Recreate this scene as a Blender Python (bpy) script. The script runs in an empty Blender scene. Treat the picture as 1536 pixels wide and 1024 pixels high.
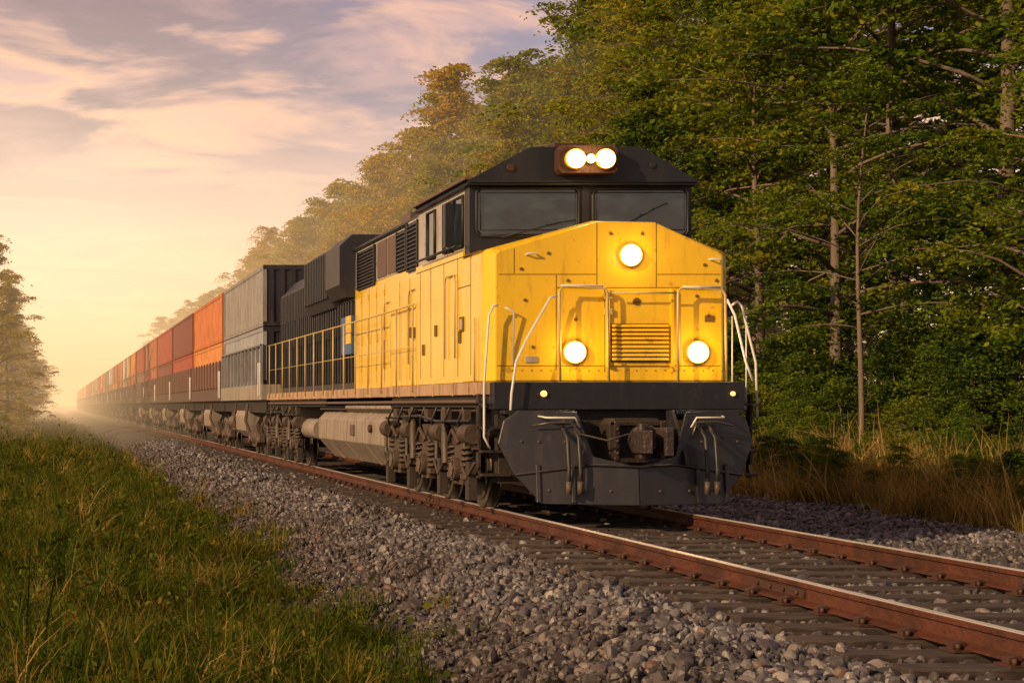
import bpy, bmesh, math, random
import numpy as np
from mathutils import Vector, Matrix
random.seed(7)
SC = bpy.context.scene
ROOT = SC.collection
CAMZ = 1.35
# ------------------------------------------------------------------ nodes
def N(nt, typ, **kw):
    n = nt.nodes.new(typ)
    for k, v in kw.items():
        if k == 'inp':
            for a, b in v.items():
                n.inputs[a].default_value = b
        else:
            setattr(n, k, v)
    return n
def ramp(nt, stops, src=None):
    r = nt.nodes.new('ShaderNodeValToRGB')
    el = r.color_ramp.elements
    while len(el) > 1: el.remove(el[-1])
    for i, (p, c) in enumerate(stops):
        e = el[0] if i == 0 else el.new(p)
        e.position = p
        e.color = (c[0], c[1], c[2], 1) if not isinstance(c, (int, float)) else (c, c, c, 1)
    if src is not None: nt.links.new(src, r.inputs[0])
    return r
def mixc(nt, fac, a, b, blend='MIX'):
    m = nt.nodes.new('ShaderNodeMix'); m.data_type = 'RGBA'; m.blend_type = blend
    for s, v in ((0, fac), (6, a), (7, b)):
        if isinstance(v, (int, float)): m.inputs[s].default_value = v
        elif isinstance(v, tuple): m.inputs[s].default_value = (v[0], v[1], v[2], 1)
        else: nt.links.new(v, m.inputs[s])
    return m.outputs[2]
def math_(nt, op, a, b=None, clamp=False):
    m = nt.nodes.new('ShaderNodeMath'); m.operation = op; m.use_clamp = clamp
    for i, v in enumerate((a, b)):
        if v is None: continue
        if isinstance(v, (int, float)): m.inputs[i].default_value = v
        else: nt.links.new(v, m.inputs[i])
    return m.outputs[0]
def maprange(nt, v, a, b, c=0., d=1.):
    m = N(nt, 'ShaderNodeMapRange', inp={1: a, 2: b, 3: c, 4: d}); nt.links.new(v, m.inputs[0]); return m.outputs[0]
def noise(nt, co, scale, detail=4, rough=.55):
    n = N(nt, 'ShaderNodeTexNoise', inp={'Scale': scale, 'Detail': detail, 'Roughness': rough})
    if co is not None: nt.links.new(co, n.inputs['Vector'])
    return n.outputs[0]
def mapping(nt, co, scale):
    m = N(nt, 'ShaderNodeMapping'); m.inputs['Scale'].default_value = scale
    nt.links.new(co, m.inputs['Vector']); return m.outputs[0]
def newmat(name):
    m = bpy.data.materials.new(name); m.use_nodes = True
    nt = m.node_tree; b = nt.nodes['Principled BSDF']
    return m, nt, b
def paint(name, col, rough=.45, metal=0., var=.18, dirt=.35, dcol=(.07, .045, .03), bump=.15, bs=6., streak=True, dscale=2.2, thr=.52, coat=0., dust=0.):
    m, nt, b = newmat(name)
    co = N(nt, 'ShaderNodeNewGeometry').outputs['Position']
    n1 = noise(nt, co, 1.7, 3)
    c = mixc(nt, n1, tuple(x*(1-var) for x in col), tuple(min(1, x*(1+var)) for x in col))
    d1 = noise(nt, mapping(nt, co, (3.2, 3.2, .5)) if streak else co, dscale, 6, .68)
    d = ramp(nt, [(thr, 0.), (thr+.22, 1.)], d1).outputs[0]
    d2 = ramp(nt, [(.64, 0.), (.68, 1.)], noise(nt, co, 7., 4, .6)).outputs[0]
    fac = math_(nt, 'MULTIPLY', math_(nt, 'MAXIMUM', d, d2), dirt)
    c = mixc(nt, fac, c, dcol)
    if dust:   # road dust thickens toward the ballast
        sp = N(nt, 'ShaderNodeSeparateXYZ'); nt.links.new(co, sp.inputs[0])
        zf = math_(nt, 'MULTIPLY', maprange(nt, sp.outputs[2], 1.9, .2, 0., dust), math_(nt, 'ADD', d1, .35))
        c = mixc(nt, zf, c, (.16, .115, .08))
    nt.links.new(c, b.inputs['Base Color'])
    r = math_(nt, 'ADD', math_(nt, 'MULTIPLY', d1, .25), rough-.1)
    nt.links.new(r, b.inputs['Roughness'])
    b.inputs['Metallic'].default_value = metal
    if coat: b.inputs['Coat Weight'].default_value = coat; b.inputs['Coat Roughness'].default_value = .10
    if bump:
        bp = N(nt, 'ShaderNodeBump', inp={'Strength': bump, 'Distance': .03})
        nt.links.new(noise(nt, co, bs, 2), bp.inputs['Height'])
        nt.links.new(bp.outputs[0], b.inputs['Normal'])
    return m
def emis(name, col, s):
    m, nt, b = newmat(name)
    b.inputs['Base Color'].default_value = (1, .9, .7, 1)
    b.inputs['Emission Color'].default_value = (*col, 1)
    b.inputs['Emission Strength'].default_value = s
    return m
M = {}
M['yellow'] = paint('yellow_paint', (.78, .475, .005), .26, var=.09, dirt=.48, dcol=(.22, .10, .008), bump=.18, bs=2.0, thr=.54, coat=.5, dust=.12)
M['yseam'] = paint('panel_seam', (.14, .075, .008), .7, bump=0)
M['black'] = paint('black_paint', (.012, .013, .018), .42, dirt=.25, dcol=(.07, .05, .04), bump=.1)
M['plow'] = paint('plow_black', (.014, .015, .021), .34, dirt=.40, dcol=(.06, .038, .03), bump=.25, bs=3, dust=.07)
M['navy'] = paint('dark_hood_paint', (.022, .021, .028), .42, dirt=.5, dcol=(.10, .055, .035))
M['grille'] = paint('grille_dark', (.012, .011, .011), .6, dirt=.2)
M['grey'] = paint('grey_panel', (.38, .34, .30), .5, dirt=.6, dcol=(.12, .07, .04), thr=.49)
M['brownp'] = paint('brown_panel', (.10, .06, .045), .5, dirt=.4, dust=.3)
M['sill'] = paint('weathered_sill', (.42, .27, .16), .55, dirt=.8, dcol=(.10, .045, .025), thr=.46)
M['tank'] = paint('tank_paint', (.30, .255, .21), .5, dirt=.7, dcol=(.08, .045, .03), bump=.1, thr=.45, dust=.5)
M['truck'] = paint('bogie_iron', (.045, .029, .022), .55, metal=.2, dirt=.5, dcol=(.13, .075, .04), bump=.4, bs=14, dust=.4)
M['truckd'] = paint('bogie_dark', (.016, .012, .010), .6, metal=.1, dirt=.4, bump=.3, bs=14, dust=.2)
M['steel'] = paint('wheel_steel', (.16, .13, .11), .38, metal=.8, dirt=.5)
M['rust'] = paint('rusty_steel', (.07, .032, .021), .6, metal=.3, dirt=.5, dcol=(.03, .016, .011), bump=.4, bs=18)
M['iron'] = paint('coupler_iron', (.040, .028, .026), .5, metal=.4, dirt=.5, dcol=(.10, .045, .03), bump=.5, bs=18)
M['rail'] = paint('rail_rust', (.105, .032, .015), .55, metal=.25, var=.35, dirt=.7, dcol=(.028, .013, .009), bump=.5, bs=16, streak=False, thr=.42)
M['railtop'] = paint('rail_polished', (.88, .82, .76), .36, metal=.6, dirt=.10, dcol=(.3, .15, .08), bump=.03)  # polished head; pale, half-diffuse colour carries the bright highlight
M['pipe'] = paint('handrail_white', (.62, .60, .56), .4, dirt=.3, bump=0)
M['ypipe'] = paint('handrail_yellow', (.50, .36, .12), .4, dirt=.45, bump=0)
M['gasket'] = paint('rubber_gasket', (.008, .008, .009), .6, dirt=.1, bump=0)
M['blue'] = paint('blue_paint', (.02, .09, .25), .4)
M['hose'] = paint('rubber_hose', (.015, .014, .014), .45, bump=0)
M['amber'] = emis('amber_lamp', (1., .45, .03), 1.2)
M['lamp'] = emis('lit_headlamp', (1., .80, .48), 30.)
M['halo_rim'] = emis('lamp_halo_rim', (1., .50, .08), 2.2)  # amber emission on the lamp rim stands in for the glare halo
m, nt, b = newmat('dark_window_glass')
gco = N(nt, 'ShaderNodeNewGeometry').outputs['Position']
nt.links.new(ramp(nt, [(.42, (.006, .010, .012)), (.60, (.024, .040, .050))], noise(nt, mapping(nt, gco, (1.2, 1, 2.2)), 1.3, 6, .6)).outputs[0], b.inputs['Base Color'])  # mottled blue-grey base colour stands in for sky reflections
b.inputs['Roughness'].default_value = .04
b.inputs['IOR'].default_value = 2.0
M['glass'] = m
# ------------------------------------------------------------------ mesh builder
class B:
    def __init__(s): s.v = []; s.f = []; s.m = []; s.s = []; s.mats = []
    def mi(s, mat):
        mat = M[mat] if isinstance(mat, str) else mat
        if mat not in s.mats: s.mats.append(mat)
        return s.mats.index(mat)
    def add(s, vs, fs, mat, sm=False):
        o = len(s.v); s.v += [tuple(p) for p in vs]; k = s.mi(mat)
        for i, f in enumerate(fs):
            s.f.append([o+j for j in f]); s.m.append(k); s.s.append(sm if not isinstance(sm, list) else sm[i])
    def box(s, x0, x1, y0, y1, z0, z1, mat):
        s.add([(x0,y0,z0),(x1,y0,z0),(x1,y1,z0),(x0,y1,z0),(x0,y0,z1),(x1,y0,z1),(x1,y1,z1),(x0,y1,z1)],
              [(0,3,2,1),(4,5,6,7),(0,1,5,4),(1,2,6,5),(2,3,7,6),(3,0,4,7)], mat)
    def prism(s, a, b, mat):
        n = len(a)
        s.add(list(a)+list(b), [list(range(n))[::-1], list(range(n, 2*n))]+[(i,(i+1)%n,n+(i+1)%n,n+i) for i in range(n)], mat)
    def py(s, poly, y0, y1, mat): s.prism([(x,y0,z) for x,z in poly], [(x,y1,z) for x,z in poly], mat)
    def px(s, poly, x0, x1, mat): s.prism([(x0,y,z) for y,z in poly], [(x1,y,z) for y,z in poly], mat)
    def tube(s, pts, r, mat, n=8, r1=None):
        pts = [Vector(p) for p in pts]; k = len(pts); vs = []; fs = []
        ref = None
        for i, p in enumerate(pts):
            t = (pts[min(i+1,k-1)]-pts[max(i-1,0)]).normalized()
            if ref is None:
                ref = Vector((0,0,1)) if abs(t.z) < .9 else Vector((1,0,0))
            u = t.cross(ref)
            if u.length < 1e-3: u = t.orthogonal()
            u.normalize(); w = u.cross(t); ref = w
            rr = r if r1 is None else r+(r1-r)*i/(k-1)
            for j in range(n):
                a = 2*math.pi*j/n
                vs.append(p+u*math.cos(a)*rr+w*math.sin(a)*rr)
        for i in range(k-1):
            for j in range(n):
                fs.append((i*n+j, i*n+(j+1)%n, (i+1)*n+(j+1)%n, (i+1)*n+j))
        sm = [True]*len(fs)
        fs += [tuple(range(n))[::-1], tuple((k-1)*n+j for j in range(n))]; sm += [False, False]
        s.add(vs, fs, mat, sm)
    def cyl(s, p0, p1, r, mat, n=20, r1=None): s.tube([p0, p1], r, mat, n, r1)
    def obj(s, name, parent=None, bevel=0.):
        me = bpy.data.meshes.new(name); me.from_pydata(s.v, [], s.f)
        for mt in s.mats: me.materials.append(mt)
        me.polygons.foreach_set('material_index', s.m)
        me.polygons.foreach_set('use_smooth', s.s)
        bm = bmesh.new(); bm.from_mesh(me); bmesh.ops.recalc_face_normals(bm, faces=bm.faces); bm.to_mesh(me); bm.free()
        o = bpy.data.objects.new(name, me); ROOT.objects.link(o)
        if bevel:
            md = o.modifiers.new('bevel', 'BEVEL'); md.width = bevel; md.segments = 2; md.limit_method = 'ANGLE'; md.angle_limit = math.radians(40)
        if parent:
            o.parent = parent; o.matrix_parent_inverse = Matrix.Translation(-Vector(parent.location))
        return o
def empty(name, loc):
    e = bpy.data.objects.new(name, None); e.location = loc; e.empty_display_size = .5
    ROOT.objects.link(e); return e
# ------------------------------------------------------------------ terrain
def sstep(a, b, x):
    t = np.clip((x-a)/(b-a), 0, 1); return t*t*(3-2*t)
def vnoise(x, y, s, seed=0):
    return (np.sin(x*s*1.3+seed)*np.cos(y*s*.9+seed*2.1)+np.sin(x*s*2.7+y*s*1.9+seed*.7)*.5+np.cos(x*s*.6-y*s*3.1+seed*1.7)*.4)/1.9
def gz(x, y):
    x = np.asarray(x, float); y = np.asarray(y, float)
    z = np.where(x < 7, -.76+.50*sstep(2.3, 4.5, x), -.26)
    z = z+.34*sstep(2.1, -.2, x)
    z = z-.24*sstep(9.0, 10.3, x)+.9*sstep(14, 26, x)
    g = np.where((x < 2.2) | (x > 14), 1., .0)
    return z+g*(.07*vnoise(x, y, 1.1, 3)+.05*vnoise(x, y, .35, 8))+.02*vnoise(x, y, 3., 1)*(x < 4.6)
xs = np.concatenate([np.linspace(-1500,-60,12), np.linspace(-50,-6,23), np.linspace(-5,16,106), np.linspace(16.5,60,60), np.linspace(70,1500,14)])
ys = np.concatenate([np.linspace(-300,0,10), np.linspace(2,40,120), np.linspace(41,120,90), np.linspace(124,500,60), np.linspace(550,3000,14)])
X, Y = np.meshgrid(xs, ys); Z = gz(X, Y)
vs = np.stack([X.ravel(), Y.ravel(), Z.ravel()], 1)
nx, ny = len(xs), len(ys)
fs = [(j*nx+i, j*nx+i+1, (j+1)*nx+i+1, (j+1)*nx+i) for j in range(ny-1) for i in range(nx-1)]
me = bpy.data.meshes.new('ground'); me.from_pydata(vs.tolist(), [], fs)
me.polygons.foreach_set('use_smooth', [True]*len(fs))
ground = bpy.data.objects.new('ground', me); ROOT.objects.link(ground)
m, nt, b = newmat('ground_soil_gravel_grass')
co = N(nt, 'ShaderNodeNewGeometry').outputs['Position']
sep = N(nt, 'ShaderNodeSeparateXYZ'); nt.links.new(co, sep.inputs[0])
wob = math_(nt, 'MULTIPLY', math_(nt, 'SUBTRACT', noise(nt, co, 1.1, 5), .5), 2.2)
xw = math_(nt, 'ADD', sep.outputs[0], wob)
gfac = math_(nt, 'MULTIPLY', maprange(nt, xw, 2.0, 2.9), maprange(nt, xw, 13.4, 14.4, 1., 0.))
vor = N(nt, 'ShaderNodeTexVoronoi', inp={'Scale': 13.}); nt.links.new(co, vor.inputs['Vector'])
vsep = N(nt, 'ShaderNodeSeparateColor'); nt.links.new(vor.outputs['Color'], vsep.inputs[0])
gcol = ramp(nt, [(0, (.026, .020, .017)), (.5, (.070, .058, .050)), (1, (.16, .145, .135))], vsep.outputs[0]).outputs[0]
gcol = mixc(nt, 1., gcol, maprange(nt, xw, 2.6, 4.0, .55, 1.), 'MULTIPLY')
ecol = ramp(nt, [(.3, (.016, .016, .006)), (.5, (.038, .036, .011)), (.7, (.09, .065, .022))], noise(nt, co, 2.4, 9, .7)).outputs[0]
nt.links.new(mixc(nt, gfac, ecol, gcol), b.inputs['Base Color']); b.inputs['Roughness'].default_value = .9
bp = N(nt, 'ShaderNodeBump', inp={'Strength': 1., 'Distance': .05})
h = mixc(nt, gfac, noise(nt, co, 30, 4), math_(nt, 'SUBTRACT', 1., vor.outputs['Distance']))
nt.links.new(h, bp.inputs['Height']); nt.links.new(bp.outputs[0], b.inputs['Normal'])
me.materials.append(m)
# ------------------------------------------------------------------ instancing
def instancer(name, pts, scl, rot, idx, coll):
    me = bpy.data.meshes.new(name); me.from_pydata(np.asarray(pts).tolist(), [], [])
    n = len(pts)
    a = me.attributes.new('sc', 'FLOAT_VECTOR', 'POINT'); a.data.foreach_set('vector', np.asarray(scl, np.float32).ravel())
    a = me.attributes.new('rt', 'FLOAT_VECTOR', 'POINT'); a.data.foreach_set('vector', np.asarray(rot, np.float32).ravel())
    a = me.attributes.new('ix', 'INT', 'POINT'); a.data.foreach_set('value', np.asarray(idx, np.int32))
    o = bpy.data.objects.new(name, me); ROOT.objects.link(o)
    g = bpy.data.node_groups.new(name+'_scatter', 'GeometryNodeTree')
    g.interface.new_socket('Geometry', in_out='INPUT', socket_type='NodeSocketGeometry')
    g.interface.new_socket('Geometry', in_out='OUTPUT', socket_type='NodeSocketGeometry')
    gi = g.nodes.new('NodeGroupInput'); go = g.nodes.new('NodeGroupOutput')
    ip = g.nodes.new('GeometryNodeInstanceOnPoints'); ci = g.nodes.new('GeometryNodeCollectionInfo')
    ci.inputs['Collection'].default_value = coll
    ci.inputs['Separate Children'].default_value = True; ci.inputs['Reset Children'].default_value = True
    def na(nm, t):
        q = g.nodes.new('GeometryNodeInputNamedAttribute'); q.data_type = t; q.inputs['Name'].default_value = nm
        return next(x for x in q.outputs if x.enabled and x.name == 'Attribute')
    L = g.links.new
    L(gi.outputs[0], ip.inputs['Points']); L(ci.outputs[0], ip.inputs['Instance'])
    ip.inputs['Pick Instance'].default_value = True
    L(na('ix', 'INT'), ip.inputs['Instance Index']); L(na('sc', 'FLOAT_VECTOR'), ip.inputs['Scale'])
    er = g.nodes.new('FunctionNodeEulerToRotation'); L(na('rt', 'FLOAT_VECTOR'), er.inputs[0]); L(er.outputs[0], ip.inputs['Rotation'])
    L(ip.outputs[0], go.inputs[0])
    md = o.modifiers.new('scatter', 'NODES'); md.node_group = g
    return o
def srccoll(name): return bpy.data.collections.new(name)
rng = np.random.default_rng(5)
# stones
m, nt, b = newmat('ballast_stone')
oi = N(nt, 'ShaderNodeObjectInfo'); co = N(nt, 'ShaderNodeNewGeometry').outputs['Position']
c = ramp(nt, [(0, (.020, .020, .023)), (.3, (.050, .050, .057)), (.6, (.095, .095, .105)), (.85, (.18, .178, .18)), (.95, (.29, .275, .26)), (1, (.13, .07, .05))], oi.outputs['Random']).outputs[0]
sep = N(nt, 'ShaderNodeSeparateXYZ'); nt.links.new(co, sep.inputs[0])
xw = math_(nt, 'ADD', sep.outputs[0], math_(nt, 'MULTIPLY', math_(nt, 'SUBTRACT', noise(nt, co, .8, 2), .5), 2.))
tint = mixc(nt, maprange(nt, xw, 2.7, 4.3), (.52, .37, .27), (1., 1., 1.))
c = mixc(nt, 1., c, tint, 'MULTIPLY')
big = ramp(nt, [(.38, (.58, .50, .44)), (.6, (1.15, 1.12, 1.1))], noise(nt, co, .55, 2, .6)).outputs[0]
c = mixc(nt, 1., c, big, 'MULTIPLY')
c = mixc(nt, math_(nt, 'MULTIPLY', noise(nt, co, 25, 2), .4), c, (.07, .05, .038))
nt.links.new(c, b.inputs['Base Color']); b.inputs['Roughness'].default_value = .5
MSTONE = m
cst = srccoll('gravel_stones')
for k in range(8):
    bm = bmesh.new(); bmesh.ops.create_icosphere(bm, subdivisions=2, radius=1.)
    pl = [(Vector(rng.normal(size=3)).normalized(), rng.uniform(.5, .85)) for _ in range(9)]
    for v in bm.verts:
        for n_, d_ in pl:
            e = v.co.dot(n_)-d_
            if e > 0: v.co -= n_*e
        v.co = Vector((v.co.x*1.15, v.co.y*.9, v.co.z*.72))
    me = bpy.data.meshes.new('gravel_stone'); bm.to_mesh(me); bm.free(); me.materials.append(MSTONE)
    cst.objects.link(bpy.data.objects.new('gravel_stone', me))
RAILX = (5.75, 7.92)
TIE = .60
def scatter(n, x0, x1, y0, y1):
    return rng.uniform(x0, x1, n), rng.uniform(y0, y1, n)
P = []; S = []
def stones(x0, x1, y0, y1, dens, s0, s1):
    n = int((x1-x0)*(y1-y0)*dens); x, y = scatter(n, x0, x1, y0, y1)
    ok = np.ones(n, bool)
    for r in RAILX: ok &= np.abs(x-r) > .12
    ontie = (np.abs(((y/TIE)+.5) % 1-.5) < .15/TIE) & (x > 4.95) & (x < 8.75)
    ok &= ~(ontie & (rng.random(n) < .955))
    ok &= (x/y < .72)
    edge = 2.35+.45*vnoise(x, y, .9, 2)
    ok &= (x > edge-rng.exponential(.22, n)) & (x < 14.0+rng.exponential(.3, n))
    ok &= ~((x < 3.5) & (rng.random(n) < .38*(3.9-x)/1.2))
    x, y = x[ok], y[ok]; n = len(x)
    s = rng.uniform(s0, s1, n)*np.where(rng.random(n) < .10, 1.45, 1)*np.where(x < 3.2, .8, 1)
    z = gz(x, y)+s*rng.uniform(-.2, .55, n)
    P.append(np.stack([x, y, z], 1)); S.append(s)
stones(1.6, 14.4, 7.5, 21, 330, .022, .052)
stones(1.6, 5.6, 21, 34, 260, .026, .054)
stones(8.3, 14.4, 21, 34, 170, .03, .06)
stones(5.6, 8.3, 21, 26, 120, .03, .05)
stones(1.8, 5.6, 34, 75, 90, .04, .07)
P = np.concatenate(P); S = np.concatenate(S); n = len(P)
instancer('gravel_ballast', P, np.repeat(S[:, None], 3, 1)*rng.uniform(.8, 1.25, (n, 3)), rng.uniform(0, 6.28, (n, 3)), rng.integers(0, 8, n), cst)
# ------------------------------------------------------------------ track
trk = empty('railway_track', (6.83, 20, -.18))
m, nt, b = newmat('weathered_tie_wood')
co = N(nt, 'ShaderNodeNewGeometry').outputs['Position']
g1 = noise(nt, mapping(nt, co, (1.2, 14, 6)), 3, 8, .7)
nt.links.new(ramp(nt, [(.3, (.012, .009, .007)), (.5, (.042, .029, .022)), (.72, (.13, .095, .078))], g1).outputs[0], b.inputs['Base Color'])
b.inputs['Roughness'].default_value = .8
bp = N(nt, 'ShaderNodeBump', inp={'Strength': .9, 'Distance': .02}); nt.links.new(g1, bp.inputs['Height']); nt.links.new(bp.outputs[0], b.inputs['Normal'])
M['wood'] = m
bt = B(); bf = B()
for k in range(10, 420):
    y = k*TIE; j = random.uniform(-.10, .07); a = random.uniform(-.02, .02)
    if k < 200:
        x0, x1 = 4.98+j, 8.72+j; w = .13; zt = -.187+random.uniform(-.006, 0)
        bt.add([(x0,y-w-a,-.4),(x1,y-w+a,-.4),(x1,y+w+a,-.4),(x0,y+w-a,-.4),(x0,y-w-a,zt),(x1,y-w+a,zt),(x1,y+w+a,zt),(x0,y+w-a,zt)],
               [(0,3,2,1),(4,5,6,7),(0,1,5,4),(1,2,6,5),(2,3,7,6),(3,0,4,7)], 'wood')
    if k < 60:
        for r in RAILX:
            bf.box(r-.17, r+.17, y-.09, y+.09, -.186, -.172, 'rust')
            for sx in (-1, 1):
                for sy in (-.05, .05):
                    bf.cyl((r+sx*.125, y+sy, -.175), (r+sx*.125, y+sy, -.135), .017, 'rust', 6)
                bf.prism([(r+sx*.075, y-.035, -.155), (r+sx*.15, y-.035, -.172), (r+sx*.15, y-.035, -.135), (r+sx*.08, y-.035, -.12)],
                         [(r+sx*.075, y+.035, -.155), (r+sx*.15, y+.035, -.172), (r+sx*.15, y+.035, -.135), (r+sx*.08, y+.035, -.12)], 'rust')
bt.obj('wooden_ties', trk, .012); bf.obj('rail_fasteners', trk)
for r in RAILX:
    q = B()
    pr = [(-.085,-.172),(.085,-.172),(.085,-.160),(.016,-.138),(.012,-.055),(.040,-.042),(.041,-.010),(.032,-.002),(-.032,-.002),(-.041,-.010),(-.040,-.042),(-.012,-.055),(-.016,-.138),(-.085,-.160)]
    q.py([(r+a, c) for a, c in pr], 2, 480, 'rail')
    q.box(r-.034, r+.034, 2.002, 479.9, -.0035, .0012, 'railtop')
    for yj in (12.9, 24.8):
        for sx in (-1, 1):
            q.box(*sorted((r+sx*.014, r+sx*.034)), yj-.45, yj+.45, -.125, -.06, 'rust')
            for t in (-.35, -.12, .12, .35): q.cyl((r+sx*.03, yj+t, -.092), (r+sx*.055, yj+t, -.092), .018, 'rust', 6)
    q.obj('rail', trk)
# ------------------------------------------------------------------ locomotive
XL, XR, XC = 5.50, 8.65, 7.075
YF = 20.9
loco = empty('freight_locomotive', (XC, 31, 0))
q = B()
nose = [(XL, 1.66), (XR, 1.66), (XR, 3.30), (XR-.06, 3.345), (7.68, 3.72), (6.92, 3.735), (XL+.06, 3.37), (XL, 3.32)]
fr = [(x if XL+.1 < x < XR-.1 else (x+.12 if x < 7 else x-.12), z-(.03 if z > 3 else 0)) for x, z in nose]
q.prism([(x, YF-.06, z) for x, z in fr], [(x, YF+.12, z) for x, z in nose], 'yellow')
q.py(nose, YF+.12, YF+1.15, 'yellow')
q.obj('nose', loco, .018)
q = B(); yf = YF-.063
def seamv(x, z0, z1, w=.008): q.box(x-w/2, x+w/2, yf, yf+.02, z0, z1, 'yseam')
def seamh(z, x0, x1, w=.008): q.box(x0, x1, yf-.001, yf+.02, z-w/2, z+w/2, 'yseam')
seamv(6.92, 2.86, 3.70); seamv(7.68, 2.86, 3.69); seamh(3.03, 5.66, 6.91); seamh(3.03, 7.69, 8.5); seamv(5.86, 3.04, 3.36)
seamv(6.40, 1.8, 3.02); seamv(7.02, 1.78, 2.85); seamv(7.90, 1.78, 2.85); seamh(2.86, 6.4, 8.5)
seamh(1.86, 5.64, 8.5)
q.obj('nose_panel_seams', loco)
q = B()
q.box(7.06, 7.86, YF-.085, YF-.05, 1.86, 2.83, 'yellow')
q.box(7.09, 7.83, YF-.092, YF-.084, 1.90, 2.40, 'yseam')
for i in range(9):
    z = 1.93+i*.053
    q.prism([(7.10, YF-.10, z), (7.82, YF-.10, z), (7.82, YF-.085, z+.035), (7.10, YF-.085, z+.035)],
            [(7.10, YF-.135, z-.004), (7.82, YF-.135, z-.004), (7.82, YF-.12, z+.031), (7.10, YF-.12, z+.031)], 'yellow')
q.box(7.03, 7.07, YF-.12, YF-.06, 1.84, 2.84, 'yellow'); q.box(7.85, 7.89, YF-.12, YF-.06, 1.84, 2.84, 'yellow')
q.cyl((7.42, YF-.08, 2.68), (7.42, YF-.10, 2.68), .05, 'yseam', 14)
for zz in (2.55, 2.75): q.box(7.0, 7.1, YF-.13, YF-.1, zz-.04, zz+.04, 'ypipe')
for x, z in ((6.55,2.95),(6.65,2.45),(8.35,2.5),(8.3,3.15),(5.95,3.1),(6.1,2.1),(8.45,2.95),(6.3,3.3),(7.1,3.55),(7.5,3.55),(6.0,2.7),(8.2,2.75)):
    q.cyl((x, YF-.05, z), (x, YF-.075, z), .022, 'yseam', 8)
for i in range(24):
    x = 5.72+i*.122
    q.cyl((x, YF-.055, 1.80), (x, YF-.068, 1.80), .009, 'yseam', 6)
q.box(6.0, 6.16, YF-.075, YF-.058, 1.90, 1.98, 'grey'); q.box(8.3, 8.42, YF-.075, YF-.058, 2.42, 2.50, 'yseam')
q.tube([(6.15, YF-.06, 3.28), (6.13, YF-.12, 3.29), (6.03, YF-.12, 3.29), (6.01, YF-.06, 3.28)], .012, 'pipe')
q.tube([(8.5, YF-.06, 3.20), (8.48, YF-.12, 3.21), (8.38, YF-.12, 3.22), (8.36, YF-.06, 3.22)], .012, 'pipe')
q.obj('nose_door_and_grille', loco, .004)
def lampunit(q, x, y, z, r):
    q.cyl((x, y, z), (x, y-.07, z), r*1.28, 'yellow', 28)
    q.cyl((x, y-.068, z), (x, y-.078, z), r*1.20, 'halo_rim', 28)
    q.cyl((x, y-.076, z), (x, y-.090, z), r*1.02, 'lamp', 28, r*.92)
q = B()
lampunit(q, 7.34, YF-.05, 3.27, .115)
lampunit(q, 6.62, YF-.06, 2.03, .115); lampunit(q, 8.19, YF-.06, 2.03, .115)
q.py([(6.68,4.42),(7.38,4.42),(7.42,4.47),(7.42,4.74),(7.38,4.79),(6.68,4.79),(6.64,4.74),(6.64,4.47)], 21.50, 21.78, 'rust')
lampunit(q, 6.84, 21.50, 4.60, .105); lampunit(q, 7.24, 21.50, 4.60, .105); lampunit(q, 7.04, 21.50, 4.60, .05)
q.cyl((6.18, YF-.25, 1.50), (6.18, YF-.28, 1.50), .04, 'amber', 14); q.cyl((8.58, YF-.25, 1.50), (8.58, YF-.28, 1.50), .03, 'amber', 14)
q.obj('headlights', loco, .006)
for i, (x, y, z, e) in enumerate([(7.34, 20.62, 3.27, 9), (6.62, 20.62, 2.03, 11), (8.19, 20.62, 2.03, 11), (7.04, 21.2, 4.6, 16)]):  # point lights added ahead of the lenses to cast a halo on the nose
    l = bpy.data.lights.new('headlight_glow', 'POINT'); l.energy = e; l.color = (1, .60, .22); l.shadow_soft_size = .09
    o = bpy.data.objects.new('headlight_glow', l); o.location = (x, y, z); ROOT.objects.link(o); o.parent = loco; o.matrix_parent_inverse = Matrix.Translation(-Vector(loco.location))
YC0, YC1 = 21.8, 24.9
XK = 8.54
q = B()
q.py([(XL, 1.66), (XR, 1.66), (XR, 3.28), (XR-.1, 3.46), (XL, 3.46)], YF+1.15, YC1, 'yellow')
q.py([(XL+.04, 3.46), (XK-.04, 3.46), (XK-.04, 4.30), (XL+.04, 4.30)], YC0+.25, YC1, 'grey')
q.py([(XL+.03, 3.28), (XK-.03, 3.28), (XK-.03, 4.31), (XL+.03, 4.31)], YC0, YC0+.25, 'black')
q.py([(XL-.04, 4.29), (XK+.02, 4.29), (XK+.0, 4.36), (7.80, 4.80), (6.32, 4.80), (XL, 4.36)], YC0-.10, YC1, 'black')
q.box(6.7, 7.15, YC0+.1, YC0+.6, 4.80, 4.88, 'rust')
q.cyl((6.05, YC0-.10, 4.52), (6.05, YC0-.13, 4.52), .05, 'rust', 12); q.cyl((7.95, YC0-.1, 4.55), (7.95, YC0-.12, 4.55), .04, 'black', 12)
q.px([(YC0-.10, 4.36), (YC1, 4.36), (YC1, 4.40), (YC0-.1, 4.40)], XL-.06, XL+.06, 'brownp')
q.tube([(XL, YC0-.115, 4.33), (XK, YC0-.115, 4.33)], .012, 'grille', 6)
q.box(7.04, 7.13, YC0-.02, YC0, 3.5, 4.3, 'black')
q.obj('cab', loco, .015)
q = B()
def window(x0, x1, z0, z1, y, frame=.045, ch=.05):
    def oct_(e): return [(x0+e+ch, z0+e), (x1-e-ch, z0+e), (x1-e, z0+e+ch), (x1-e, z1-e-ch), (x1-e-ch, z1-e), (x0+e+ch, z1-e), (x0+e, z1-e-ch), (x0+e, z0+e+ch)]
    q.py(oct_(frame), y-.012, y+.01, 'glass')
    pts = [(x, y-.014, z) for x, z in oct_(frame*.5)]; pts.append(pts[0]); pts.append(pts[1])
    q.tube(pts, frame*.5, 'gasket', 6)
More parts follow.
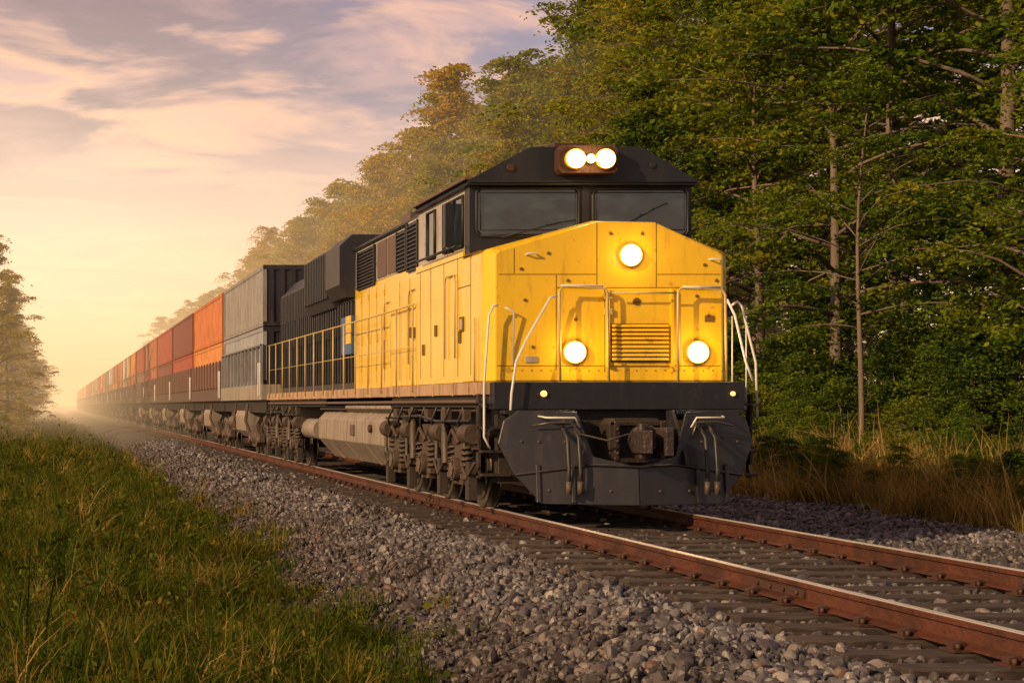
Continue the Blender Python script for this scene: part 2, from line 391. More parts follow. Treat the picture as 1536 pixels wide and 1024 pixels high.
window(5.60, 7.02, 3.60, 4.28, YC0); window(7.16, 8.48, 3.60, 4.27, YC0)
for (a, b_) in ((5.68, 6.95), (7.23, 8.41)):
    q.tube([(a, YC0-.03, 3.70), (a, YC0-.03, 4.20), (b_, YC0-.03, 4.20), (b_, YC0-.03, 3.70), (a, YC0-.03, 3.70)], .006, 'gasket', 6)
for (x0, z0, x1, z1) in ((5.95, 3.60, 6.75, 3.80), (7.35, 3.62, 8.0, 3.98)):
    q.tube([(x0, YC0-.03, z0), ((x0+x1)/2, YC0-.07, (z0+z1)/2), (x1, YC0-.05, z1)], .010, 'gasket', 6)
    d = Vector((x1-x0, 0, z1-z0)).normalized()*.20
    q.tube([(x1-d.x, YC0-.035, z1-d.z+.02), (x1+d.x, YC0-.035, z1+d.z-.02)], .009, 'gasket', 6)
for a, b_ in ((22.12, 22.62), (22.72, 23.22), (23.75, 24.25)):
    xx = XL+.04
    q.box(xx-.012, xx+.01, a, b_, 3.52, 4.20, 'glass')
    q.tube([(xx-.014, a, 3.52), (xx-.014, a, 4.20), (xx-.014, b_, 4.20), (xx-.014, b_, 3.52), (xx-.014, a, 3.52)], .028, 'gasket', 6)
    xx = XK-.04
    q.box(xx-.01, xx+.012, a, b_, 3.52, 4.20, 'glass')
q.box(XL-.10, XL+.03, 22.6, 22.74, 3.55, 4.15, 'black')
q.tube([(XL-.1, 22.0, 3.5), (XL-.1, 24.4, 3.5)], .02, 'black')
q.obj('cab_windows', loco)
HX0, HX1 = 5.80, 8.35
q = B()
q.box(HX0, HX1, YC1, 31.6, 1.66, 3.60, 'yellow')
q.box(HX0+.01, HX1-.01, YC1, 31.6, 3.60, 4.33, 'grey')
q.py([(HX0-.05, 4.33), (HX1+.05, 4.33), (HX1+.05, 4.38), (7.9, 4.62), (6.2, 4.62), (HX0-.05, 4.38)], YC1, 31.6, 'black')
q.box(XL+.06, HX0, YC1, 27.1, 1.66, 3.42, 'yellow')
q.box(XL+.2, HX0+.01, YC1+.05, 26.4, 3.42, 4.32, 'grey')
q.obj('engine_hood', loco, .018)
q = B()
def sv(x, y, z0, z1): q.box(x-.004, x+.02, y-.007, y+.007, z0, z1, 'yseam')
def sh(x, z, y0, y1): q.box(x-.005, x+.02, y0, y1, z-.006, z+.006, 'yseam')
for y in (21.6, 22.3, 23.1, 23.9, 24.6): sv(XL, y, 1.75, 3.36)
sh(XL, 2.95, 21.6, 22.3); sh(XL, 3.36, 21.1, 24.85)
for y in (25.6, 26.35): sv(XL+.06, y, 1.75, 3.36)
for i in range(6):
    y = 27.3+i*.72; sv(HX0, y, 1.75, 3.5)
    for zz in (2.0, 2.6, 3.3): q.box(HX0-.02, HX0+.01, y+.02, y+.07, zz, zz+.1, 'yellow')
    q.box(HX0-.035, HX0+.01, y-.12, y-.06, 2.5, 2.66, 'ypipe')
for y, z in ((22.1, 2.2), (23.5, 2.35), (24.3, 2.1), (25.2, 2.4)):
    q.box(XL-.02, XL+.08, y, y+.12, z, z+.16, 'yseam')
for y0 in (22.35, 25.0, 28.1):
    xx = (XL if y0 < 24.9 else XL+.06 if y0 < 27 else HX0)-.03
    q.tube([(xx, y0, 2.0), (xx, y0, 3.05), (xx, y0+.08, 3.15), (xx, y0+.5, 3.15), (xx, y0+.58, 3.05), (xx, y0+.58, 2.0)], .012, 'ypipe', 6)
q.box(XL-.02, XL+.02, 21.95, 22.15, 2.35, 2.55, 'yseam'); q.box(XL-.026, XL, 21.98, 22.12, 2.38, 2.52, 'grey')
q.obj('body_side_doors', loco)
q = B()
def louver(x, y0, y1, z0, z1, n, mat='grille'):
    q.box(x-.01, x+.02, y0, y1, z0, z1, 'grille')
    q.box(x-.045, x+.01, y0-.04, y0, z0, z1, 'black'); q.box(x-.045, x+.01, y1, y1+.04, z0, z1, 'black')
    dz = (z1-z0)/n
    for i in range(n):
        z = z0+i*dz
        q.prism([(x-.012, y0, z+dz*.3), (x-.012, y1, z+dz*.3), (x-.012, y1, z+dz*.7), (x-.012, y0, z+dz*.7)],
                [(x-.042, y0, z), (x-.042, y1, z), (x-.042, y1, z+dz*.3), (x-.042, y0, z+dz*.3)], mat)
louver(HX0, 29.6, 31.2, 3.55, 4.28, 12, 'black')
louver(XL+.2, 25.6, 26.3, 3.5, 4.28, 12, 'black')
louver(HX0, 26.9, 27.6, 3.6, 4.28, 10, 'black')
q.box(XL+.19, XL+.21, 24.95, 25.5, 3.5, 4.25, 'grey')
for y0, y1 in ((27.8, 28.5), (28.6, 29.4)):
    q.box(HX0-.006, HX0+.02, y0, y1, 3.64, 4.28, 'brownp')
q.obj('hood_louvers', loco)
q = B()
q.box(HX0, HX1, 31.6, 42.0, 1.66, 4.15, 'navy')
q.py([(HX0+.02, 4.15), (HX1-.02, 4.15), (8.0, 4.5), (6.15, 4.5)], 36.7, 42.0, 'navy')
q.py([(XL+.12, 3.45), (XL+.0, 3.7), (XL+.0, 4.45), (XL+.25, 4.68), (XR-.25, 4.68), (XR, 4.45), (XR, 3.7), (XR-.12, 3.45)], 31.65, 33.3, 'navy')
q.py([(XL+.2, 3.35), (XL+.1, 3.6), (XL+.1, 4.5), (XL+.3, 4.66), (XR-.3, 4.66), (XR-.1, 4.5), (XR-.1, 3.6), (XR-.2, 3.35)], 33.45, 36.7, 'navy')
for i in range(14): q.box(XL+.06, XL+.12, 33.55+i*.225, 33.63+i*.225, 3.55, 4.5, 'black')
for i in range(34):
    y = 31.75+i*.3
    q.box(HX0-.05, HX0+.01, y, y+.07, 1.8, 3.4, 'black' if i % 2 else 'navy')
for i in range(20): q.box(HX0-.04, HX0+.01, 36.8+i*.26, 36.87+i*.26, 3.4, 4.1, 'navy')
q.box(HX0-.08, HX0+.01, 31.62, 32.7, 2.35, 3.1, 'blue'); q.box(HX0-.10, HX0-.07, 31.62, 32.1, 2.55, 3.1, 'yellow')
q.obj('radiator_hood', loco, .01)
q = B()
for y in (26.5, 28.4, 30.2): q.cyl((XC, y, 4.6), (XC, y, 4.74), .45, 'black', 24)
q.box(6.3, 7.8, 29.0, 29.8, 4.6, 4.8, 'brownp'); q.box(6.6, 7.5, 25.3, 26.0, 4.6, 4.72, 'black')
for y in (33.9, 35.1, 36.1): q.cyl((XC, y, 4.66), (XC, y, 4.74), .5, 'grille', 24)
q.cyl((6.5, 25, 4.6), (6.5, 25, 4.95), .02, 'black', 8)
q.obj('roof_equipment', loco, .01)
q = B()
q.box(XL-.02, XR+.02, YF-.05, 42.4, 1.49, 1.655, 'sill')
q.box(XL+.05, XR-.05, YF-.02, 42.3, 1.32, 1.487, 'truckd')
q.box(XL+.6, XR-.6, 21.5, 42.0, .85, 1.32, 'truckd')
for i in range(18): q.box(XL-.035, XL-.015, 21.3+i*1.17, 21.36+i*1.17, 1.48, 1.66, 'sill')
q.tube([(XL+.0, 21.2, 1.40), (XL+.0, 42.1, 1.40)], .028, 'brownp'); q.tube([(XL+.02, 21.2, 1.28), (XL+.02, 34, 1.28)], .018, 'truck')
q.box(XL+.05, XL+.3, 26.9, 33.5, 1.33, 1.485, 'tank')
q.obj('walkway_sill', loco, .008)
q = B()
tp = [(5.60, 1.22), (5.46, 1.08), (5.46, .68), (5.80, .30), (8.35, .30), (8.69, .68), (8.69, 1.08), (8.55, 1.22)]
q.py(tp, 26.8, 33.9, 'tank')
q.py([(5.7,1.16),(5.63,1.02),(5.63,.72),(5.93,.40),(8.22,.40),(8.47,.72),(8.47,1.02),(8.37,1.16)], 26.65, 26.8, 'truckd')
for y in (27.0, 28.9, 30.8, 32.7):
    q.py([(x+(-.012 if x < 7 else .012), z+(-.012 if z < .6 else .008)) for x, z in tp], y, y+.07, 'tank')
q.box(5.42, 5.47, 29.8, 30.1, .8, 1.0, 'brownp'); q.cyl((5.40, 28.2, .95), (5.47, 28.2, .95), .07, 'rust', 14)
q.cyl((5.62, 27.0, 1.31), (5.62, 31.2, 1.31), .085, 'tank', 16)
q.box(5.5, 5.75, 26.35, 26.6, .6, 1.3, 'truckd'); q.cyl((5.62, 26.3, .7), (5.62, 26.3, 1.3), .12, 'truck', 14)
q.cyl((5.62, 34.3, .85), (5.62, 36.0, .85), .22, 'tank', 18)
q.obj('fuel_tank', loco, .012)
def wheelset(q, y, r=.50, x=RAILX):
    for i, xr in enumerate(x):
        s = -1 if i == 0 else 1
        q.cyl((xr-s*-.05, y, r), (xr+s*.075, y, r), r, 'steel', 36)
        q.cyl((xr-s*.08, y, r), (xr-s*.05, y, r), r+.03, 'steel', 36)
        q.cyl((xr+s*.075, y, r), (xr+s*.09, y, r), r*.80, 'truckd', 32)
        q.cyl((xr+s*.09, y, r), (xr+s*.14, y, r), .17, 'truck', 20)
    q.cyl((x[0], y, r), (x[1], y, r), .09, 'truckd', 12)
def coil(q, x, y, z0, z1, r, turns=5):
    pts = [(x+math.cos(t/10*2*math.pi)*r, y+math.sin(t/10*2*math.pi)*r, z0+(z1-z0)*t/(turns*10)) for t in range(turns*10+1)]
    q.tube(pts, .02, 'truck', 5)
    q.cyl((x, y, z0), (x, y, z1), r*.5, 'truckd', 8)
def locotruck(name, yc):
    q = B(); ax = (yc-1.95, yc, yc+1.95)
    for y in ax: wheelset(q, y, .50)
    for side in (0, 1):
        s = -1 if side == 0 else 1
        xa = RAILX[0]-.18 if side == 0 else RAILX[1]+.18
        x0, x1 = sorted((xa, xa+s*.14)); xo = xa+s*.14
        poly = [(yc-2.75,.80),(yc-2.75,.98),(yc-2.2,1.0),(yc-1.6,1.08),(yc-1.0,.98),(yc-.4,1.08),(yc+.4,1.08),(yc+1.0,.98),(yc+1.6,1.08),(yc+2.2,1.0),(yc+2.75,.98),(yc+2.75,.80),(yc+2.2,.74),(yc+1.5,.80),(yc+1.0,.66),(yc+.45,.80),(yc-.45,.80),(yc-1.0,.66),(yc-1.5,.80),(yc-2.2,.74)]
        q.px(poly, x0, x1, 'truck')
        for y in ax:
            q.px([(y-.23,.30),(y+.23,.30),(y+.27,.45),(y+.2,.82),(y-.2,.82),(y-.27,.45)], xo-.06*1, xo+.07, 'truck')
            q.cyl((xo, y, .50), (xo+s*.15, y, .50), .155, 'truck', 20)
            q.cyl((xo+s*.15, y, .50), (xo+s*.17, y, .50), .10, 'brownp', 16)
            for k in range(6):
                a = k*math.pi/3; q.cyl((xo+s*.15, y+.125*math.cos(a), .5+.125*math.sin(a)), (xo+s*.175, y+.125*math.cos(a), .5+.125*math.sin(a)), .018, 'steel', 6)
            for dy in (-.36, .36):
                coil(q, xo+s*.02, y+dy, .45, .82, .085, 5)
                q.box(min(xo-.08,xo+s*.1), max(xo-.02, xo+s*.12), y+dy-.11, y+dy+.11, .38, .45, 'truck')
            q.tube([(xo+s*.12, y-.3, .86), (xo+s*.14, y, 1.02), (xo+s*.12, y+.3, .86)], .03, 'truck', 8)
        for y in (yc-2.55, yc-.98, yc+.98, yc+2.55):
            q.cyl((xo+s*.06, y-.2, .98), (xo+s*.06, y+.2, .98), .13, 'truck', 16)
            q.cyl((xo+s*.06, y+.2, .98), (xo+s*.06, y+.42, .98), .03, 'steel', 8)
            q.tube([(xo+s*.05, y+.3, .98), (xo+s*.05, y+.32, .5), (xo-s*.05, y+.2, .3)], .03, 'truck', 8)
            q.box(min(xo-.1,xo), max(xo-.1,xo)+.02, y-.08, y+.08, .12, .62, 'truckd')
            q.tube([(xo+s*.08, y-.35, .62), (xo+s*.10, y, .40), (xo+s*.08, y+.35, .60)], .022, 'truck', 8)
        for y in (yc-1.5, yc+.5):
            q.cyl((xo+s*.12, y, .55), (xo+s*.05, y+.35, 1.25), .055, 'truck', 12); q.cyl((xo+s*.09, y+.2, .95), (xo+s*.05, y+.38, 1.32), .035, 'steel', 10)
        q.tube([(xo+s*.1, yc-2.7, 1.15), (xo+s*.12, yc-1, 1.13), (xo+s*.1, yc+.2, 1.2), (xo+s*.1, yc+2.6, 1.15)], .022, 'hose', 8)
        for k in range(7):
            y = yc-2.3+k*.75
            q.tube([(xo+s*.08, y, 1.32), (xo+s*.14, y+.05, 1.12), (xo+s*.06, y+.18, .95)], .02, 'hose', 6)
        for k in range(5):
            y = yc-2.4+k*1.05
            q.box(min(xo, xo+s*.1), max(xo, xo+s*.1), y, y+.22, 1.12, 1.30, 'truck')
    q.box(6.0, 7.7, yc-2.4, yc+2.4, .6, .85, 'truckd')
    q.obj(name, loco, .006)
locotruck('front_truck', 23.7); locotruck('rear_truck', 38.6)
q = B()
q.box(XL+.05, XR+.09, YF-.25, YF+.0, 1.30, 1.648, 'black')
q.box(XL+.15, XR, YF-.1, YF+.25, .35, 1.30, 'truckd')
def wingpt(x, z, off=0):
    d = abs(x-7.12)
    return (x, 19.85+d*.28+(z-.1)*.10+off, z)
L = [(5.53,.88),(5.60,1.16),(5.78,1.29),(6.45,1.27),(6.62,.72),(7.12,.60),(7.12,.13),(6.02,.13),(5.70,.50)]
R = [(14.25-x, z) for x, z in L]
for poly in (L, R):
    q.prism([wingpt(x, z) for x, z in poly], [wingpt(x, z, .05) for x, z in poly], 'plow')
for x in (5.95, 6.35, 7.9, 8.3):
    q.prism([wingpt(x, .15, -.03), wingpt(x+.05, .15, -.03), wingpt(x+.05, .62, -.03), wingpt(x, .62, -.03)],
            [wingpt(x, .15, .02), wingpt(x+.05, .15, .02), wingpt(x+.05, .62, .02), wingpt(x, .62, .02)], 'plow')
q.tube([wingpt(5.72, .49, -.01), wingpt(6.6, .62, -.02), wingpt(7.12, .6, -.02), wingpt(7.64, .62, -.02), wingpt(8.53, .49, -.01)], .02, 'plow', 6)
for x, z in ((6.0,.9),(6.3,.9),(6.3,1.15),(5.8,.9),(8.0,.9),(8.3,.95),(8.5,.9),(8.0,1.15),(6.1,.3),(6.5,.3),(6.8,.3),(7.4,.3),(7.8,.3),(8.15,.3)):
    p = wingpt(x, z, -.02); q.cyl(p, (p[0], p[1]+.04, p[2]), .02, 'truck', 8)
q.px([(20.0, .62), (20.65, .62), (20.65, 1.29), (20.45, 1.29), (20.0, .7)], 6.48, 6.52, 'plow'); q.px([(20.0, .62), (20.65, .62), (20.65, 1.29), (20.45, 1.29), (20.0, .7)], 7.73, 7.77, 'plow')
q.box(5.62, 6.46, 20.42, 20.66, 1.24, 1.292, 'black'); q.box(7.79, 8.63, 20.42, 20.66, 1.24, 1.292, 'black')
q.obj('snow_plow', loco, .008)
q = B()
q.py([(6.92,.62),(7.5,.62),(7.56,.70),(7.56,1.12),(7.48,1.19),(6.94,1.19),(6.88,1.12),(6.88,.70)], 20.25, 20.64, 'truckd')
for a in ((6.90, 6.97), (7.47, 7.54)): q.box(*a, 20.12, 20.27, .66, 1.15, 'iron')
q.box(6.90, 7.54, 20.13, 20.27, 1.10, 1.16, 'iron'); q.box(6.90, 7.54, 20.13, 20.27, .64, .70, 'iron')
q.box(7.10, 7.34, 19.8, 20.3, .82, 1.01, 'iron')
zl, zh = .74, 1.08
q.prism([(7.02,19.80,zl+.03),(7.08,19.62,zl+.03),(7.18,19.58,zl+.03),(7.22,19.70,zl+.03),(7.26,19.86,zl+.03),(7.16,19.98,zl+.03),(7.05,19.95,zl+.03)],
        [(7.02,19.80,zh-.03),(7.08,19.62,zh-.03),(7.18,19.58,zh-.03),(7.22,19.70,zh-.03),(7.26,19.86,zh-.03),(7.16,19.98,zh-.03),(7.05,19.95,zh-.03)], 'iron')
q.prism([(7.28,19.98,zl),(7.30,19.80,zl),(7.36,19.64,zl),(7.45,19.62,zl),(7.46,19.76,zl),(7.40,19.94,zl)],
        [(7.28,19.98,zh),(7.30,19.80,zh),(7.36,19.64,zh),(7.45,19.62,zh),(7.46,19.76,zh),(7.40,19.94,zh)], 'iron')
q.cyl((7.12, 19.78, .69), (7.12, 19.78, 1.13), .05, 'iron', 14)
q.cyl((7.22, 20.05, .92), (7.22, 19.88, .92), .19, 'iron', 20)
for x in (6.935, 7.505):
    for z in (.76, .91, 1.06): q.cyl((x, 20.12, z), (x, 20.09, z), .022, 'truck', 6)
q.obj('coupler', loco, .012)
q = B()
for x in (6.28, 6.42, 7.98, 8.10):
    q.tube([(x, 20.5, 1.12), (x-.01, 20.2, 1.10), (x, 20.0, .95), (x+.01, 19.96, .55), (x, 19.95, .32)], .026, 'hose', 8)
    q.cyl((x, 19.94, .42), (x, 19.94, .26), .036, 'truck', 10); q.cyl((x, 20.22, 1.1), (x, 20.3, 1.12), .04, 'truck', 10)
q.tube([(5.9, 20.2, 1.10), (6.1, 20.1, 1.14), (6.35, 20.08, 1.14), (6.45, 20.05, 1.0), (6.75, 19.95, .92), (7.0, 19.9, 1.0)], .012, 'steel', 6)
q.tube([(8.4, 20.2, 1.10), (8.15, 20.1, 1.15), (7.9, 20.08, 1.14), (7.84, 20.05, .98)], .014, 'steel', 6)
for x0, sgn in ((6.0, 1), (8.3, -1)):
    q.tube([(x0, 20.3, 1.22), (x0+sgn*.05, 20.1, 1.20), (x0+sgn*.40, 20.08, 1.20), (x0+sgn*.46, 20.1, 1.08)], .013, 'pipe', 6)
q.tube([(6.3, 20.05, .35), (6.3, 20.0, .7)], .016, 'pipe', 6)
q.obj('brake_hoses_and_cut_lever', loco)
q = B()
yh = YF-.22
def hr(pts, r=.016, mt='pipe'): q.tube(pts, r, mt, 8)
hr([(6.40, yh, 1.66), (6.39, yh, 2.80), (6.43, yh, 2.86), (6.98, yh, 2.84), (7.0, yh, 2.78), (7.02, yh, 1.66)], .018, 'ypipe')
hr([(7.90, yh, 1.66), (7.90, yh, 2.80), (7.94, yh, 2.84), (8.46, yh, 2.82), (8.50, yh, 2.76), (8.52, yh, 1.66)], .018, 'ypipe')
hr([(7.06, yh, 2.78), (7.88, yh, 2.78)], .012, 'ypipe')
hr([(6.41, yh, 2.875), (6.95, yh, 2.87)], .012); hr([(7.96, yh, 2.86), (8.44, yh, 2.85)], .012)
hr([(6.36, yh, 2.74), (6.27, yh-.02, 2.72), (5.95, yh-.1, 2.2), (5.80, yh-.14, 1.9), (5.74, yh-.15, 1.5), (5.72, yh-.12, .95)])
hr([(5.86, YF-.02, 1.66), (5.83, YF-.15, 2.55), (5.72, YF-.15, 2.60)], .014)
hr([(5.62, YF-.2, 2.62), (5.56, YF-.2, 2.62), (5.50, YF-.2, 2.5), (5.44, YF-.2, 1.6), (5.44, YF-.2, .95), (5.52, YF-.2, .8)])
hr([(8.52, yh, 2.7), (8.60, yh-.05, 2.5), (8.72, yh-.1, 1.9), (8.80, yh-.12, 1.66)])
hr([(8.62, YF-.1, 2.62), (8.70, YF-.1, 2.68), (8.76, YF-.1, 2.62), (8.94, YF-.1, 1.9), (8.96, YF-.1, 1.2)])
for x in (8.68, 8.86): hr([(x, YF, 1.3), (x, YF, 2.5)], .010)
for x0, x1 in ((5.42, 5.78), (8.6, 8.94)):
    for z in (.45, .75, 1.05, 1.35): q.box(x0, x1, YF-.18, YF+.12, z, z+.03, 'truckd')
    q.box(x0, x0+.03, YF+.0, YF+.13, .42, 1.5, 'truckd'); q.box(x1-.03, x1, YF, YF+.13, .42, 1.5, 'truckd')
for xx in (XL-.03, XR+.03):
    hr([(xx, 24.9, 2.9)]+[(xx, y, 2.88) for y in (28, 31, 34, 38, 42)], .015, 'ypipe')
    hr([(xx, 21.3, 2.5), (xx, 21.3, 1.66)], .012, 'ypipe')
    for i in range(15):
        y = 25.0+i*1.2
        hr([(xx, y, 1.55), (xx, y, 2.9)], .015, 'ypipe')
    hr([(xx, 25.0, 2.25), (xx, 42, 2.25)], .008, 'ypipe')
q.obj('handrails', loco)
# ------------------------------------------------------------------ container cars
def cmat(name, c): return paint(name, c, .5, var=.28, dirt=.6, dcol=(.10, .055, .035), bump=.1, thr=.46)
CM = {k: cmat('container_'+k, c) for k, c in dict(grey=(.23,.21,.20), bluegrey=(.26,.27,.29), orange=(.50,.14,.03), amber=(.58,.21,.04), red=(.32,.055,.03), maroon=(.18,.04,.03),
      brown=(.22,.10,.06), cream=(.62,.50,.36), tan=(.50,.30,.16), rustred=(.38,.10,.04), teal=(.10,.16,.18)).items()}
seq = [('grey','bluegrey'),('orange','amber'),('maroon','red'),('red','maroon'),('rustred','rustred'),('red','brown'),('amber','orange'),('cream','tan'),('orange','orange'),('rustred','amber'),('cream','orange'),
       ('teal','brown'),('orange','amber'),('amber','rustred'),('red','orange'),('tan','red')]
def container(q, y0, y1, z0, z1, mt, near, endm=None):
    x0, x1 = XL+.04, XR-.04; endm = endm or mt
    q.box(x0+.06, x1-.06, y0+.04, y1-.04, z0+.02, z1-.02, endm)
    per = .30 if near else .6
    for xs_, s in ((x0, 1), (x1, -1)):
        n = int((y1-y0-.3)/per); pv = []
        for i in range(n):
            y = y0+.15+i*(y1-y0-.3)/n; w = (y1-y0-.3)/n
            pv += [(xs_+s*.012, y+w*.0), (xs_+s*.012, y+w*.4), (xs_+s*.055, y+w*.5), (xs_+s*.055, y+w*.9)]
        vs = [(a, b_, z0+.1) for a, b_ in pv]+[(a, b_, z1-.1) for a, b_ in pv]; k = len(pv)
        q.add(vs, [(i, i+1, k+i+1, k+i) for i in range(k-1)], mt)
        for z in (z0, z1-.11): q.box(min(xs_, xs_+s*.06), max(xs_, xs_+s*.06), y0, y1, z, z+.11, mt)
        for y in (y0-.002, y1-.148): q.box(min(xs_-s*.002, xs_+s*.1), max(xs_-s*.002, xs_+s*.1), y, y+.15, z0-.001, z1+.001, mt)
    for i in range(10):
        xa = x0+.15+i*.29
        q.box(xa, xa+.14, y0, y0+.04, z0+.1, z1-.1, endm)
    q.box(x0, x1, y0-.003, y0+.05, z1-.12, z1+.002, endm); q.box(x0, x1, y0-.003, y0+.05, z0, z0+.12, endm)
def bogie(q, yc):
    for y in (yc-.9, yc+.9): wheelset(q, y, .42)
    for side, s in ((RAILX[0]-.2, -1), (RAILX[1]+.2, 1)):
        q.px([(yc-1.2,.36),(yc-.7,.36),(yc-.35,.22),(yc+.35,.22),(yc+.7,.36),(yc+1.2,.36),(yc+1.2,.56),(yc+.7,.62),(yc+.4,.80),(yc-.4,.80),(yc-.7,.62),(yc-1.2,.56)], side-.07, side+.07, 'truck')
        for dy in (-.2, 0, .2): q.cyl((side+s*.03, yc+dy, .3), (side+s*.03, yc+dy, .66), .085, 'truck', 10)
        for dy in (-.9, .9): q.cyl((side, yc+dy, .42), (side+s*.12, yc+dy, .42), .12, 'truck', 14)
    q.box(5.9, 7.9, yc-.25, yc+.25, .5, 1.0, 'truckd')
y = 43.4; k = 0
wallm = cmat('wellcar_brown', (.14, .07, .05)); wallg = cmat('wellcar_grey', (.20, .20, .21))
while y < 440:
    Lc = 11.9 if k else 10.8
    up, lo = seq[k % len(seq)]; near = k < 5
    e = empty('container_freight_car', (XC, y+Lc/2, 0))
    em = M['navy'] if k == 0 else None
    q = B(); container(q, y+.25, y+Lc-.35, 3.49, 5.12, CM[up], near, em); q.obj('upper_container', e)
    q = B(); container(q, y+.25, y+Lc-.35, 1.92, 3.46, CM[lo], near, em); q.obj('lower_container', e)
    q = B()
    wm = wallg if k == 0 else wallm
    if k != 0:
        for x0, x1 in ((XL-.03, XL+.035), (XR-.035, XR+.03)):
            q.box(x0, x1, y+.2, y+Lc-.3, 1.95, 2.82, wm)
        for i in range(11 if near else 6):
            yy = y+.2+i*(Lc-.6)/(10 if near else 5); q.box(XL-.07, XL-.02, yy, yy+.10, 1.9, 2.86, wm)
    else:
        for i in range(12):
            yy = y+.2+i*(Lc-.6)/11; q.box(XL-.05, XL+.04, yy, yy+.05, 1.9, 3.0, wm)
        q.box(XL-.05, XL-.0, y+.2, y+Lc-.3, 2.95, 3.0, wm)
    q.box(XL-.04, XR+.04, y+.05, y+Lc-.15, 1.50, 1.915, 'tank' if k == 0 else 'brownp')
    q.box(XL+.1, XR-.1, y+.1, y+Lc-.2, 1.15, 1.5, 'truckd')
    q.py([(5.52,1.2),(5.46,1.05),(5.5,.62),(5.75,.42),(8.4,.42),(8.65,.62),(8.65,1.2)], y+3.9, y+6.3, 'tank' if k < 6 else 'brownp')
    q.box(5.5, 5.9, y+6.6, y+7.7, .6, 1.15, 'truck'); q.cyl((5.6, y+6.6, .85), (5.6, y+7.9, .85), .2, 'brownp', 14)
    for yy in (y+3.3, y+3.6, y+6.45): q.tube([(5.5, yy, 1.4), (5.45, yy+.1, .9), (5.6, yy, .5)], .03, 'truck', 6)
    q.box(6.8, 7.3, y-.7, y+.1, .85, 1.15, 'truckd')
    for yy in (y+.1, y+.5): q.tube([(XL-.06, yy, 1.6), (XL-.06, yy, 2.5)], .02, 'pipe', 6)
    q.obj('well_car_frame', e, .008 if near else 0)
    q = B(); bogie(q, y+1.7); bogie(q, y+Lc-1.8); q.obj('bogies', e)
    y += Lc; k += 1
# ------------------------------------------------------------------ vegetation
def leafmat(name, stops, trans=.4, ns=.35, far_glow=0., rnd=.3):
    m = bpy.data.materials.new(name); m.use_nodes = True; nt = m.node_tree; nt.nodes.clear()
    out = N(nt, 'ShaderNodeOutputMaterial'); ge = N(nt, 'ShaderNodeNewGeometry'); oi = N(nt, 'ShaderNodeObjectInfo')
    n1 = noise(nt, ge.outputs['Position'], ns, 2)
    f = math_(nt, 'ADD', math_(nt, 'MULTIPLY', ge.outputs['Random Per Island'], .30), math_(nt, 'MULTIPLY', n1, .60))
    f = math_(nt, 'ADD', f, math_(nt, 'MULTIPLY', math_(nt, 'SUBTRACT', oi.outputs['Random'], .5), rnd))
    if far_glow:  # leaves shift to gold with distance: backlit glow put into the leaf colour
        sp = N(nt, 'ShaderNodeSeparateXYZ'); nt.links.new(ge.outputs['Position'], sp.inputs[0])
        f = math_(nt, 'ADD', f, maprange(nt, sp.outputs[1], 42, 110, 0., far_glow))
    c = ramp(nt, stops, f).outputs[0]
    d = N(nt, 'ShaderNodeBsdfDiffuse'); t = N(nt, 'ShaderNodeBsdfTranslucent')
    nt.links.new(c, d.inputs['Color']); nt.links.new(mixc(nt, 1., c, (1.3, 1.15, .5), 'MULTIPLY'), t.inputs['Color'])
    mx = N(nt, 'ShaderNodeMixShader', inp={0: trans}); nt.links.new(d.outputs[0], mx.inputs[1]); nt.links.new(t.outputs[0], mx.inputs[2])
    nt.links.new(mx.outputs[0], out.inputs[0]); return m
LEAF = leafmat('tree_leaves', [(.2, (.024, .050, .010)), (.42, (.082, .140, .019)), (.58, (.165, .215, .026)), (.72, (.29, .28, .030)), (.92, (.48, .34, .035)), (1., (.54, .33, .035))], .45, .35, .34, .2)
GRASSM = leafmat('grass_blades', [(.15, (.012, .026, .005)), (.36, (.044, .076, .011)), (.52, (.098, .128, .018)), (.66, (.22, .18, .032)), (.84, (.40, .27, .08))], .45, 1.6)
DRYM = leafmat('dry_grass_blades', [(.15, (.05, .065, .014)), (.36, (.17, .145, .036)), (.52, (.38, .26, .085)), (.8, (.56, .40, .18))], .4, .9)
BARK = paint('tree_bark', (.15, .11, .08), .85, dirt=.4, bump=.6, bs=20)
def leafquads(centers, size, rg, flat=.55):
    n = len(centers); az = rg.uniform(0, 2*np.pi, n)
    a = np.stack([np.cos(az), np.sin(az), rg.normal(-.25, .45, n)], 1); a /= np.linalg.norm(a, axis=1)[:, None]
    nn = np.stack([rg.normal(0, flat, n), rg.normal(0, flat, n), np.ones(n)], 1)
    b_ = np.cross(a, nn); b_ /= np.linalg.norm(b_, axis=1)[:, None]
    s = size*rg.uniform(.6, 1.3, n)[:, None]
    return np.stack([centers-a*s*.5, centers+b_*s*.27, centers+a*s*.5, centers-b_*s*.27], 1).reshape(-1, 3)
